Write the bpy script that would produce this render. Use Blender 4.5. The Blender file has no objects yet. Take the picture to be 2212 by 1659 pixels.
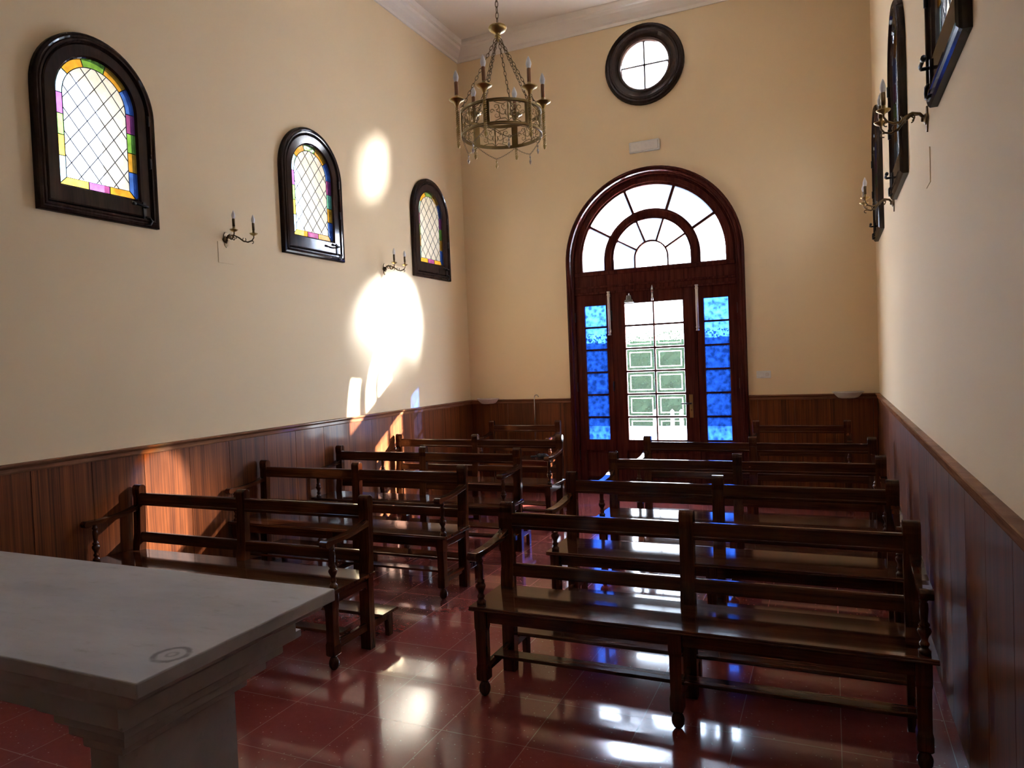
import bpy, math, random
from mathutils import Vector, Matrix
from mathutils.geometry import tessellate_polygon
random.seed(7)
PI = math.pi
C = bpy.context.scene.collection

# ------------------------------------------------------------------ dimensions
XL, XR, YB, YR = -4.452, 0.463, 8.59, -5.0      # left wall, right wall, door wall, rear wall
ZC = 5.84                                       # ceiling
HR = 1.14                                       # dado height
TH = 0.36                                       # wall thickness

# ------------------------------------------------------------------ mesh helper
class MB:
    def __init__(s): s.v = []; s.f = []; s.m = []; s.s = []
    def add(s, vs, fs, mat=0, smooth=False):
        o = len(s.v); s.v += [tuple(p) for p in vs]
        for f in fs: s.f.append(tuple(i + o for i in f)); s.m.append(mat); s.s.append(smooth)
        return s
    def box(s, x0, x1, y0, y1, z0, z1, mat=0):
        vs = [(x, y, z) for x in (x0, x1) for y in (y0, y1) for z in (z0, z1)]
        return s.add(vs, [(0,1,3,2),(4,6,7,5),(0,4,5,1),(2,3,7,6),(0,2,6,4),(1,5,7,3)], mat)
    def plate(s, outer, holes, mp, w0, w1, mat=0):
        loops = [[Vector((a, b, 0)) for a, b in l] for l in [outer] + list(holes)]
        tris = tessellate_polygon(loops)
        flat = [p for l in loops for p in l]; n = len(flat)
        vs = [mp(p.x, p.y, w0) for p in flat] + [mp(p.x, p.y, w1) for p in flat]
        fs = [tuple(t) for t in tris] + [tuple(i + n for i in reversed(t)) for t in tris]
        o = 0
        for l in loops:
            k = len(l)
            for i in range(k):
                a, b = o + i, o + (i + 1) % k
                fs.append((a, b, b + n, a + n))
            o += k
        return s.add(vs, fs, mat)
    def loft(s, loops, closed=True, cap=False, mat=0, smooth=False):
        n = len(loops[0]); vs = [p for l in loops for p in l]; fs = []
        for j in range(len(loops) - 1):
            for i in range(n if closed else n - 1):
                a, b = j*n + i, j*n + (i+1) % n
                fs.append((a, b, b + n, a + n))
        if cap:
            fs.append(tuple(range(n))); fs.append(tuple((len(loops)-1)*n + i for i in reversed(range(n))))
        return s.add(vs, fs, mat, smooth)
    def lathe(s, prof, c=(0,0,0), n=20, mat=0, smooth=True, ax=None):
        # prof: (r, h) pairs ; revolve about z (or ax as a Matrix)
        M = ax or Matrix.Identity(3); c = Vector(c)
        loops = [[c + M @ Vector((r*math.cos(2*PI*i/n), r*math.sin(2*PI*i/n), h)) for i in range(n)] for r, h in prof]
        return s.loft(loops, True, True, mat, smooth)
    def tube(s, pts, r, n=8, mat=0, closed=False, twist=0.0, rs=None):
        pts = [Vector(p) for p in pts]; k = len(pts); loops = []; nrm = None
        for i, p in enumerate(pts):
            if closed: t = pts[(i+1) % k] - pts[i-1]
            else: t = pts[min(i+1, k-1)] - pts[max(i-1, 0)]
            t.normalize()
            if nrm is None: nrm = t.orthogonal().normalized()
            nrm = (nrm - t*nrm.dot(t)).normalized(); b = t.cross(nrm)
            rr = rs[i] if rs else r
            loops.append([p + nrm*rr*math.cos(2*PI*j/n + twist*i) + b*rr*math.sin(2*PI*j/n + twist*i) for j in range(n)])
        if closed: loops.append(loops[0])
        return s.loft(loops, True, not closed, mat, True)
    def build(s, name, mats, parent=None, loc=None, bevel=0.0, seg=2):
        me = bpy.data.meshes.new(name)
        me.from_pydata([tuple(p) for p in s.v], [], s.f)
        if not isinstance(mats, (list, tuple)): mats = [mats]
        for m in mats: me.materials.append(m)
        me.polygons.foreach_set('material_index', s.m)
        me.polygons.foreach_set('use_smooth', s.s)
        me.update()
        import bmesh
        b = bmesh.new(); b.from_mesh(me); bmesh.ops.recalc_face_normals(b, faces=b.faces); b.to_mesh(me); b.free()
        o = bpy.data.objects.new(name, me); C.objects.link(o)
        if parent: o.parent = parent
        if loc: o.location = loc
        if bevel:
            md = o.modifiers.new('bevel', 'BEVEL'); md.width = bevel; md.segments = seg
            md.limit_method = 'ANGLE'; md.angle_limit = math.radians(35); md.harden_normals = False
        return o

def tag(o, label=None, cat=None, group=None, kind=None):
    if label: o['label'] = label
    if cat: o['category'] = cat
    if group: o['group'] = group
    if kind: o['kind'] = kind
    return o
def empty(name, loc=(0,0,0), rz=0.0):
    o = bpy.data.objects.new(name, None); C.objects.link(o); o.location = loc; o.rotation_euler = (0, 0, rz)
    o.empty_display_size = 0.05
    return o
def kids(o): return [c for c in C.objects if c.parent == o]
def copy_tree(o, parent=None):
    c = o.copy(); C.objects.link(c)
    if parent: c.parent = parent
    for ch in kids(o): copy_tree(ch, c)
    return c

# ------------------------------------------------------------------ materials
def new_mat(name):
    m = bpy.data.materials.new(name); m.use_nodes = True
    nt = m.node_tree; nt.nodes.clear()
    out = nt.nodes.new('ShaderNodeOutputMaterial')
    return m, nt, out
def nd(nt, t, **kw):
    n = nt.nodes.new(t)
    for k, v in kw.items():
        if k.startswith('i_'):
            key = k[2:]; key = int(key) if key.isdigit() else key.replace('_', ' ')
            n.inputs[key].default_value = v
        else: setattr(n, k, v)
    return n
def L(nt, a, b): nt.links.new(a, b)
def mathn(nt, op, a, b=None, c=None):
    n = nt.nodes.new('ShaderNodeMath'); n.operation = op
    for i, x in enumerate((a, b, c)):
        if x is None: continue
        if isinstance(x, (int, float)): n.inputs[i].default_value = x
        else: L(nt, x, n.inputs[i])
    return n.outputs[0]
def mixc(nt, f, a, b):
    n = nt.nodes.new('ShaderNodeMix'); n.data_type = 'RGBA'
    if isinstance(f, (int, float)): n.inputs[0].default_value = f
    else: L(nt, f, n.inputs[0])
    for i, x in ((6, a), (7, b)):
        if isinstance(x, tuple): n.inputs[i].default_value = (*x, 1) if len(x) == 3 else x
        else: L(nt, x, n.inputs[i])
    return n.outputs[2]
def noise(nt, vec, scale=5, detail=4, rough=.5, mscale=None):
    if mscale:
        mp = nd(nt, 'ShaderNodeMapping'); mp.inputs['Scale'].default_value = mscale; L(nt, vec, mp.inputs['Vector']); vec = mp.outputs[0]
    n = nd(nt, 'ShaderNodeTexNoise', i_Scale=scale, i_Detail=detail, i_Roughness=rough); L(nt, vec, n.inputs['Vector'])
    return n.outputs['Fac']
def ramp(nt, f, a, b, lo=0., hi=1.):
    r = nd(nt, 'ShaderNodeMapRange'); r.inputs[1].default_value = a; r.inputs[2].default_value = b
    r.inputs[3].default_value = lo; r.inputs[4].default_value = hi; L(nt, f, r.inputs[0]); return r.outputs[0]
def bump(nt, h, strength=.2, dist=.01):
    b = nd(nt, 'ShaderNodeBump', i_Strength=strength, i_Distance=dist); L(nt, h, b.inputs['Height']); return b.outputs[0]
def coords(nt): return nd(nt, 'ShaderNodeTexCoord').outputs['Object']
def princ(nt, out, **kw):
    p = nd(nt, 'ShaderNodeBsdfPrincipled')
    for k, v in kw.items():
        key = k.replace('_', ' ')
        if isinstance(v, (int, float)): p.inputs[key].default_value = v
        elif isinstance(v, tuple): p.inputs[key].default_value = (*v, 1) if len(v) == 3 else v
        else: L(nt, v, p.inputs[key])
    L(nt, p.outputs[0], out.inputs[0]); return p

def plaster(name, col, col2, bs=.12):
    m, nt, out = new_mat(name); co = coords(nt)
    f = noise(nt, co, .7, 3); c = mixc(nt, ramp(nt, f, .35, .65), col, col2)
    b = bump(nt, noise(nt, co, 140, 3), bs, .004)
    princ(nt, out, Base_Color=c, Roughness=.75, Normal=b, Specular_IOR_Level=.25); return m
def wood(name, dark, light, ms, rough=.4, coat=.75, stripes=0.0):
    m, nt, out = new_mat(name); co = coords(nt)
    oi = nd(nt, 'ShaderNodeObjectInfo').outputs['Random']
    ad = nd(nt, 'ShaderNodeVectorMath'); ad.operation = 'ADD'; L(nt, co, ad.inputs[0])
    cx = nd(nt, 'ShaderNodeCombineXYZ'); L(nt, mathn(nt, 'MULTIPLY', oi, 7.), cx.inputs[0]); L(nt, mathn(nt, 'MULTIPLY', oi, 3.), cx.inputs[1]); L(nt, cx.outputs[0], ad.inputs[1])
    v = ad.outputs[0]
    f = noise(nt, v, 1, 5, .6, ms)
    g = noise(nt, v, 3.2, 3, .6, ms)
    h = mathn(nt, 'ADD', mathn(nt, 'MULTIPLY', f, .65), mathn(nt, 'MULTIPLY', g, .35))
    c = mixc(nt, ramp(nt, h, .38, .62), dark, light)
    r = ramp(nt, noise(nt, co, 6, 3), .3, .7, rough - .05, rough + .07)
    b = bump(nt, g, .012, .001)
    princ(nt, out, Base_Color=c, Roughness=r, Normal=b, Specular_IOR_Level=.0, Coat_Weight=coat, Coat_Roughness=.09); return m
def simple(name, col, rough=.5, metal=0., **kw):
    m, nt, out = new_mat(name); co = coords(nt)
    f = noise(nt, co, 40, 3)
    c = mixc(nt, f, tuple(x*.85 for x in col), tuple(min(1, x*1.1) for x in col))
    princ(nt, out, Base_Color=c, Roughness=rough, Metallic=metal, **kw); return m
def glass(name, col, transl=.15, ripple=0., rscale=40, gloss=.05, tcol=None):
    """pane: tinted see-through + some light scattered in the sheet + surface shine"""
    m, nt, out = new_mat(name); co = coords(nt)
    b = None
    if ripple:
        h = noise(nt, co, rscale, 2, .5)
        vo = nd(nt, 'ShaderNodeTexVoronoi', i_Scale=rscale*.9); vo.feature = 'SMOOTH_F1'; L(nt, co, vo.inputs['Vector'])
        hh = mathn(nt, 'ADD', mathn(nt, 'MULTIPLY', h, .6), mathn(nt, 'MULTIPLY', vo.outputs['Distance'], .5))
        k = ramp(nt, hh, .35, .75, 1 - ripple, 1 + ripple*.4)
        c0 = nd(nt, 'ShaderNodeVectorMath'); c0.operation = 'SCALE'; c0.inputs[0].default_value = col; L(nt, k, c0.inputs['Scale']); tc = c0.outputs[0]
        b = bump(nt, hh, .5, .004)
        tf = ramp(nt, hh, .35, .7, transl*.5, min(1, transl*1.5))
    else: tc = None; tf = transl
    tr = nd(nt, 'ShaderNodeBsdfTransparent')
    if tc: L(nt, tc, tr.inputs[0])
    else: tr.inputs[0].default_value = (*col, 1)
    tl = nd(nt, 'ShaderNodeBsdfTranslucent'); tl.inputs[0].default_value = (*(tcol or col), 1)
    mx = nd(nt, 'ShaderNodeMixShader'); L(nt, tr.outputs[0], mx.inputs[1]); L(nt, tl.outputs[0], mx.inputs[2])
    if isinstance(tf, float): mx.inputs[0].default_value = tf
    else: L(nt, tf, mx.inputs[0])
    gl = nd(nt, 'ShaderNodeBsdfGlossy', i_Roughness=.08)
    if b: L(nt, b, gl.inputs['Normal'])
    fr = nd(nt, 'ShaderNodeLayerWeight', i_Blend=.15)
    m2 = nd(nt, 'ShaderNodeMixShader'); L(nt, mathn(nt, 'MULTIPLY', fr.outputs['Fresnel'], gloss*8), m2.inputs[0])
    L(nt, mx.outputs[0], m2.inputs[1]); L(nt, gl.outputs[0], m2.inputs[2]); L(nt, m2.outputs[0], out.inputs[0])
    return m

M = {}
M['wall'] = plaster('cream_wall_paint', (.83, .645, .40), (.85, .665, .425))
M['ceil'] = plaster('white_ceiling_paint', (.86, .79, .71), (.88, .81, .73), .05)
M['cornice'] = plaster('white_cornice_plaster', (.87, .80, .73), (.89, .82, .75), .05)
M['stone_out'] = plaster('outside_render', (.75, .74, .72), (.8, .79, .77), .2)
DK, LT = (.030, .0090, .0045), (.095, .030, .0125)
M['wx'] = wood('mahogany_lengthwise', DK, LT, (1.5, 30, 30))
M['wz'] = wood('mahogany_upright', DK, LT, (30, 30, 1.5))
M['wy'] = wood('mahogany_crosswise', DK, LT, (30, 1.5, 30))
M['door'] = wood('door_mahogany', (.028, .006, .005), (.075, .017, .012), (25, 25, 1.2), .35, .2)
M['winframe'] = wood('window_dark_wood', (.012, .007, .006), (.03, .016, .012), (20, 20, 2), .3, .3)
# sapele panelling: fine vertical ribbon figure, each board a little different
def sapele(name, axis):
    m, nt, out = new_mat(name); co = coords(nt)
    sx = nd(nt, 'ShaderNodeSeparateXYZ'); L(nt, co, sx.inputs[0])
    u = sx.outputs[axis]
    brd = mathn(nt, 'FLOOR', mathn(nt, 'DIVIDE', mathn(nt, 'SUBTRACT', u, 2.745), .391))
    wn = nd(nt, 'ShaderNodeTexWhiteNoise'); wn.noise_dimensions = '1D'; L(nt, brd, wn.inputs['W'])
    ms = (110, 110, 1.2); f = noise(nt, co, 1, 3, .6, ms)
    f2 = noise(nt, co, 1, 2, .5, (22, 22, .6))
    s = mathn(nt, 'ADD', mathn(nt, 'MULTIPLY', f, .6), mathn(nt, 'MULTIPLY', f2, .4))
    c = mixc(nt, ramp(nt, s, .36, .64), (.050, .0125, .0045), (.19, .052, .013))
    hs = nd(nt, 'ShaderNodeHueSaturation'); L(nt, c, hs.inputs['Color']); L(nt, ramp(nt, wn.outputs['Value'], 0, 1, .8, 1.15), hs.inputs['Value'])
    princ(nt, out, Base_Color=hs.outputs[0], Roughness=.38, Specular_IOR_Level=.2, Coat_Weight=.12, Coat_Roughness=.08, Normal=bump(nt, f, .02, .001)); return m
M['sapele_y'] = sapele('sapele_boards_side', 1)
M['sapele_x'] = sapele('sapele_boards_end', 0)
M['rail'] = wood('dado_rail_wood', (.13, .055, .03), (.24, .11, .06), (3, 3, 60), .3, .3)
M['groove'] = simple('dark_groove', (.012, .006, .004), .8)
def floor_mat():
    m, nt, out = new_mat('red_terrazzo_tiles'); co = coords(nt)
    sx = nd(nt, 'ShaderNodeSeparateXYZ'); L(nt, co, sx.inputs[0])
    px = mathn(nt, 'PINGPONG', mathn(nt, 'ADD', sx.outputs[0], 2.03 + 406*.406), .203)
    py = mathn(nt, 'PINGPONG', mathn(nt, 'ADD', sx.outputs[1], -2.715 + 402*.402), .201)
    d = mathn(nt, 'MINIMUM', px, py)
    g = ramp(nt, d, .0012, .0024, 1., 0.)
    tx = mathn(nt, 'FLOOR', mathn(nt, 'DIVIDE', mathn(nt, 'ADD', sx.outputs[0], 2.03), .406))
    ty = mathn(nt, 'FLOOR', mathn(nt, 'DIVIDE', mathn(nt, 'ADD', sx.outputs[1], -2.715), .402))
    cb = nd(nt, 'ShaderNodeCombineXYZ'); L(nt, tx, cb.inputs[0]); L(nt, ty, cb.inputs[1])
    wn = nd(nt, 'ShaderNodeTexWhiteNoise'); wn.noise_dimensions = '2D'; L(nt, cb.outputs[0], wn.inputs['Vector'])
    base = mixc(nt, ramp(nt, noise(nt, co, 26, 5, .7), .3, .7), (.212, .043, .035), (.236, .051, .041))
    hs = nd(nt, 'ShaderNodeHueSaturation'); L(nt, base, hs.inputs['Color']); L(nt, ramp(nt, wn.outputs['Value'], 0, 1, .92, 1.08), hs.inputs['Value'])
    vo = nd(nt, 'ShaderNodeTexVoronoi', i_Scale=55.); L(nt, co, vo.inputs['Vector'])
    w2 = nd(nt, 'ShaderNodeSeparateColor'); L(nt, vo.outputs['Color'], w2.inputs[0])
    chip = mathn(nt, 'MULTIPLY', ramp(nt, vo.outputs['Distance'], .12, .22, 1., 0.), mathn(nt, 'GREATER_THAN', w2.outputs[0], .8))
    vo2 = nd(nt, 'ShaderNodeTexVoronoi', i_Scale=170.); L(nt, co, vo2.inputs['Vector'])
    w3 = nd(nt, 'ShaderNodeSeparateColor'); L(nt, vo2.outputs['Color'], w3.inputs[0])
    chip2 = mathn(nt, 'MULTIPLY', ramp(nt, vo2.outputs['Distance'], .2, .35, 1., 0.), mathn(nt, 'GREATER_THAN', w3.outputs[0], .75))
    c = mixc(nt, mathn(nt, 'MULTIPLY', chip2, .12), hs.outputs[0], (.42, .18, .14))
    c = mixc(nt, mathn(nt, 'MULTIPLY', chip, .6), c, (.55, .36, .30))
    c = mixc(nt, mathn(nt, 'MULTIPLY', g, .55), c, (.42, .27, .22))
    r = ramp(nt, noise(nt, co, 3, 4), .3, .7, .10, .17)
    princ(nt, out, Base_Color=c, Roughness=r, Specular_IOR_Level=.35, Coat_Weight=.5, Coat_Roughness=.05, Coat_IOR=1.5,
          Normal=bump(nt, mathn(nt, 'SUBTRACT', mathn(nt, 'MULTIPLY', noise(nt, co, 2.2, 2), .6), mathn(nt, 'MULTIPLY', g, .25)), .06, .01)); return m
M['floor'] = floor_mat()
def stone_mat():
    m, nt, out = new_mat('grey_altar_stone'); co = coords(nt)
    f = noise(nt, co, 2.5, 6, .6, (1, 2.6, 2)); f2 = noise(nt, co, 9, 5, .7, (1, 3, 2))
    c = mixc(nt, ramp(nt, f, .3, .7), (.35, .35, .385), (.49, .485, .52))
    c = mixc(nt, ramp(nt, f2, .58, .75, 0., .5), c, (.22, .20, .19))
    # worn ring mark near the edge and two scuffs
    sx = nd(nt, 'ShaderNodeSeparateXYZ'); L(nt, co, sx.inputs[0])
    dx = mathn(nt, 'SUBTRACT', sx.outputs[0], RX); dy = mathn(nt, 'SUBTRACT', sx.outputs[1], RY)
    d = mathn(nt, 'SQRT', mathn(nt, 'ADD', mathn(nt, 'MULTIPLY', dx, dx), mathn(nt, 'MULTIPLY', dy, dy)))
    wob = mathn(nt, 'MULTIPLY', mathn(nt, 'SUBTRACT', noise(nt, co, 30, 3), .5), .016)
    dd = mathn(nt, 'ADD', d, wob)
    ring = ramp(nt, mathn(nt, 'ABSOLUTE', mathn(nt, 'SUBTRACT', dd, .041)), .003, .010, .75, 0.)
    dot = ramp(nt, mathn(nt, 'ABSOLUTE', mathn(nt, 'SUBTRACT', dd, .012)), .002, .007, .45, 0.)
    mk = mathn(nt, 'MULTIPLY', mathn(nt, 'MAXIMUM', ring, dot), ramp(nt, noise(nt, co, 22, 2), .3, .5, .5, 1.))
    mk = mathn(nt, 'MULTIPLY', mk, mathn(nt, 'GREATER_THAN', sx.outputs[2], .945))
    c = mixc(nt, mk, c, (.07, .065, .07))
    princ(nt, out, Base_Color=c, Roughness=.42, Specular_IOR_Level=.4, Normal=bump(nt, noise(nt, co, 60, 4), .08, .003)); return m
RX, RY = -1.47, 1.215
M['stone'] = stone_mat()
M['brass'] = simple('aged_brass', (.50, .36, .15), .28, 1.)
M['brassdk'] = simple('dark_brass', (.16, .11, .06), .35, 1.)
M['brassmid'] = simple('tarnished_brass', (.30, .22, .10), .33, 1.)
M['candle'] = simple('brown_candle_sleeve', (.28, .12, .05), .5)
M['bulb'] = simple('frosted_bulb_glass', (.86, .84, .86), .3)
M['iron'] = simple('black_iron', (.012, .011, .012), .4, .6)
M['lead'] = simple('lead_came', (.03, .03, .035), .5, .5)
M['white'] = simple('white_plastic', (.80, .78, .74), .4)
M['porcelain'] = simple('pale_marble', (.72, .66, .60), .3)
M['enamel'] = simple('cream_enamel_bar', (.68, .58, .50), .35)
M['black'] = simple('black_cloth', (.015, .015, .02), .6)
M['chrome'] = simple('dull_steel', (.55, .55, .56), .25, 1.)
M['g_clear'] = glass('clear_glass', (.93, .96, .95), .004)
M['g_etch'] = glass('etched_band', (.9, .9, .9), .8, tcol=(1, 1, 1))
M['g_fan'] = glass('fanlight_glass', (.86, .88, .9), .12)
M['g_ground'] = glass('ground_fanlight_glass', (.06, .062, .066), .22, tcol=(.9, .93, 1))
M['g_round'] = glass('frosted_round_glass', (.06, .062, .066), .5, tcol=(.9, .9, .9))
M['g_blue'] = glass('blue_rippled_glass', (.013, .052, .27), .06, .8, 22, tcol=(.01, .06, .4))
STC = dict(clear=(.20, .21, .23), amber=(.20, .11, .014), green=(.06, .14, .025), blue=(.018, .05, .20), purple=(.10, .025, .09), pale=(.14, .22, .24), aqua=(.06, .19, .15))
for k, v in STC.items(): M['s_' + k] = glass('stained_' + k, v, .05, .35 if k != 'clear' else .12, 30)

# ------------------------------------------------------------------ outlines
def arch(hw, zb, zs, c=0.0, n=28):
    """closed outline of a round-headed opening: half width, bottom, spring line"""
    pts = [(c - hw, zb), (c + hw, zb)]
    pts += [(c + hw*math.cos(PI*i/n), zs + hw*math.sin(PI*i/n)) for i in range(n + 1)]
    return pts
def circ(r, cx, cz, n=48): return [(cx + r*math.cos(2*PI*i/n), cz + r*math.sin(2*PI*i/n)) for i in range(n)]
mpL = lambda a, b, w: (XL + w, a, b)            # w>0 towards the room
mpR = lambda a, b, w: (XR - w, a, b)
mpB = lambda a, b, w: (a, YB - w, b)
mpRear = lambda a, b, w: (a, YR + w, b)

WY = [3.317, 5.485, 7.68]                 # window centres along the side walls
WZB, WZS, WHW = 2.687, 3.46, .435               # outer frame
GZB, GHW = 2.872, .278                          # glass
DCX = -1.945                                    # door axis
DZS = 2.82

# ------------------------------------------------------------------ setting
y0, y1 = YR - TH, YB + TH
def wall(name, outer, holes, mp, mats, label, th=TH):
    o = MB().plate(outer, holes, mp, 0, -th).build(name, mats)
    return tag(o, label, 'wall', kind='structure')
wh = [arch(GHW + .03, GZB - .03, WZS, c) for c in WY]
wall('wall_left', [(y0, -.05), (y1, -.05), (y1, ZC + .1), (y0, ZC + .1)], wh, mpL, M['wall'], 'cream painted left wall with three arched stained glass windows')
wall('wall_right', [(y0, -.05), (y1, -.05), (y1, ZC + .1), (y0, ZC + .1)], wh, mpR, M['wall'], 'cream painted right wall seen at a steep angle', .12)
OXX, OXZ = -1.945, 5.10
dh = [(DCX - 1.0, -.05), (DCX - 1.0, DZS)] + [(DCX - 1.0*math.cos(PI*i/40), DZS + 1.0*math.sin(PI*i/40)) for i in range(1, 41)] + [(DCX + 1.0, -.05)]
bo = [(XL, -.05)] + dh + [(XR, -.05), (XR, ZC + .1), (XL, ZC + .1)]
wall('wall_back', bo, [circ(.33, OXX, OXZ)], mpB, M['wall'], 'yellow cream end wall with the arched door and round window', .08)
wall('wall_front', [(XL, -.05), (XR, -.05), (XR, ZC + .1), (XL, ZC + .1)], [], mpRear, M['wall'], 'cream wall behind the altar')
tag(MB().box(XL, XR, YR, YB + TH, -.05, 0).build('floor', M['floor']), 'polished red terrazzo tile floor', 'floor', kind='structure')
tag(MB().box(XL, XR, YR, YB, ZC, ZC + .1).build('ceiling', M['ceil']), 'pale plaster ceiling', 'ceiling', kind='structure')
# cornice: stepped profile swept round the room
prof = [(0, 5.62), (.018, 5.62), (.022, 5.655), (.05, 5.668), (.075, 5.70), (.115, 5.735), (.125, 5.77), (.16, 5.775), (.165, 5.80), (.165, ZC + .001)]
def rect(i, z): return [(XL + i, YR + i, z), (XR - i, YR + i, z), (XR - i, YB - i, z), (XL + i, YB - i, z)]
tag(MB().loft([rect(max(i, .0005), z) for i, z in prof], True).build('trim_1', M['cornice']), 'white stepped plaster cornice below the ceiling', 'cornice', kind='structure')
# wainscot
def boards(u0, u1, first, mp, pitch=.391):
    b = MB(); b.plate([(u0, 0), (u1, 0), (u1, HR - .03), (u0, HR - .03)], [], mp, .001, .006, 1)
    e = [u0]; k = math.ceil((u0 - first)/pitch)
    while first + k*pitch < u1 - .02:
        if first + k*pitch > u0 + .02: e.append(first + k*pitch)
        k += 1
    e.append(u1)
    for a, c in zip(e[:-1], e[1:]):
        b.plate([(a + .002, 0), (c - .002, 0), (c - .002, HR - .03), (a + .002, HR - .03)], [], mp, .006, .018, 0)
    return b
def cap_rail(u0, u1, mp):
    pr = [(0, HR - .058), (.024, HR - .058), (.027, HR - .05), (.027, HR - .028), (.036, HR - .02), (.043, HR - .012), (.043, HR - .003), (.038, HR), (0, HR)]
    return MB().loft([[mp(u, z, w) for w, z in pr] for u in (u0, u1)], True, True)
for nm, rng, mp, mt, lab in (('trim_2', [(YR, YB)], mpL, 'sapele_y', 'sapele wood panelling along the left wall'),
                        ('trim_3', [(YR, YB)], mpR, 'sapele_y', 'dark sapele wood panelling along the right wall'),
                        ('trim_4', [(XL + .02, DCX - 1.075)], mpB, 'sapele_x', 'wood panelling left of the door'),
                        ('trim_5', [(DCX + 1.075, XR - .02)], mpB, 'sapele_x', 'wood panelling right of the door')):
    for a, b in rng:
        o = tag(boards(a, b, 2.745, mp).build(nm, [M[mt], M['groove']]), lab, 'wainscot', kind='structure')
        cap_rail(a, b, mp).build('dado_rail', M['rail'], o)

# ------------------------------------------------------------------ side windows
BORDER_A = ['blue', 'green', 'amber', 'purple', 'blue', 'amber', 'green', 'amber', 'pale', 'purple', 'green', 'amber', 'pale']
def window(n, cy, mp, side, label):
    """n-th side window; mp maps (along wall, height, towards room)"""
    root = empty('window_%d' % n); tag(root, label, 'window', kind='structure')
    def lp(d, w, c=cy, hw=WHW): return [mp(a, b, w) for a, b in arch(hw - d, WZB + d, WZS, c)]
    # moulded outer casing
    pr = [(0, .0), (0, .030), (.008, .040), (.022, .046), (.034, .040), (.040, .046), (.052, .046), (.060, .030), (.066, .022), (.066, .0)]
    MB().loft([lp(d, w) for d, w in pr], True).build('casing', M['winframe'], root)
    def lg(hw, zb, w): return [mp(a, b, w) for a, b in arch(hw, zb, WZS, cy)]
    # opening sash
    pr = [(.369, WZB + .067, .0), (.369, WZB + .067, .030), (.360, WZB + .075, .036), (GHW + .014, GZB - .014, .036), (GHW + .006, GZB - .004, .026), (GHW, GZB, .022), (GHW, GZB, .0), (GHW, GZB, -.02), (.369, WZB + .067, -.02)]
    MB().loft([lg(*p) for p in pr], True).build('sash', M['winframe'], root)
    # glass: border quarries and diamond field
    wB = .052; order = ['s_clear'] + ['s_' + k for k in STC if k != 'clear']; idx = {k[2:]: i for i, k in enumerate(order)}
    g = MB(); w0 = .004
    inner = arch(GHW - wB, GZB + wB, WZS, cy)
    g.add([mp(a, b, w0) for a, b in inner], [tuple(range(len(inner)))], idx['clear'])
    lead = MB(); LR = .0032
    def seg(p, q, r=LR): lead.tube([mp(p[0], p[1], w0), mp(q[0], q[1], w0)], r, 6)
    def path(pts, r=LR, closed=False): lead.tube([mp(a, b, w0) for a, b in pts], r, 6, closed=closed)
    # walk border: right side up, arch, left side down, bottom
    zt, zb = WZS, GZB; zl = zb + wB
    def cell(quad, colr):
        g.add([mp(a, b, w0) for a, b in quad], [tuple(range(len(quad)))], idx[colr])
    hs = 4; sides_r = ['blue', 'amber', 'green', 'purple']; sides_l = ['pale', 'amber', 'green', 'purple']
    if n % 3 == 2: sides_r[2] = 'aqua'
    zz = [zl + (zt - zl)*i/hs for i in range(hs + 1)]
    for sgn, cols in ((1, sides_r if side > 0 else sides_l), (-1, sides_l if side > 0 else sides_r)):
        for i in range(hs):
            za0 = zb if i == 0 else zz[i]
            cell([(cy + sgn*(GHW - wB), zz[i]), (cy + sgn*GHW, za0), (cy + sgn*GHW, zz[i+1]), (cy + sgn*(GHW - wB), zz[i+1])], cols[i])
            seg((cy + sgn*(GHW - wB), zz[i]), (cy + sgn*GHW, za0))
    arc_cols = ['blue', 'amber', 'green', 'amber', 'pale' if side > 0 else 'blue']
    for i in range(5):
        a0, a1 = PI*i/5, PI*(i+1)/5; A = [a0 + (a1 - a0)*j/6 for j in range(7)]
        cell([(cy + (GHW - wB)*math.cos(a), zt + (GHW - wB)*math.sin(a)) for a in A] + [(cy + GHW*math.cos(a), zt + GHW*math.sin(a)) for a in reversed(A)], arc_cols[i])
        seg((cy + (GHW - wB)*math.cos(a0), zt + (GHW - wB)*math.sin(a0)), (cy + GHW*math.cos(a0), zt + GHW*math.sin(a0)))
    seg((cy - (GHW - wB), zt), (cy - GHW, zt))
    iw = GHW - wB
    xs = [cy - iw, cy - iw/3, cy + iw/3, cy + iw]; xo = [cy - GHW, cy - iw/3, cy + iw/3, cy + GHW]
    for i, colr in enumerate(['amber', 'purple', 'amber']):
        cell([(xs[i], zl), (xo[i], zb), (xo[i+1], zb), (xs[i+1], zl)], colr)
        if i: seg((xs[i], zl), (xs[i], zb))
    path(inner, LR, True)
    # diagonal leads of the field
    def clip(p, q):
        N = 120; ins = []
        for i in range(N + 1):
            a = p[0] + (q[0]-p[0])*i/N; b = p[1] + (q[1]-p[1])*i/N
            ok = abs(a - cy) <= iw and b >= zl and (b <= zt or (a-cy)**2 + (b-zt)**2 <= iw*iw)
            if ok: ins.append((a, b))
        return (ins[0], ins[-1]) if len(ins) > 2 else None
    sp = .152; sl = 1.42
    for k in range(-6, 14):
        for sg in (1, -1):
            z0 = zl + k*sp*sl/1.0*.70
            r = clip((cy - sg*iw*1.2, z0 - .0), (cy + sg*iw*1.2, z0 + 2.4*iw*sl*.85))
            if r: seg(r[0], r[1], .0028)
    g.build('stained_glass', [M[k] for k in order], root); lead.build('leading', M['lead'], root)
    # iron latch low on the far side, hinges on the same stile
    lt = MB(); ly, lz = cy + .31, WZB + .115
    lt.plate([(ly - .012, lz - .075), (ly + .012, lz - .075), (ly + .012, lz + .055), (ly - .012, lz + .055)], [], mp, .034, .044)
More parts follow.
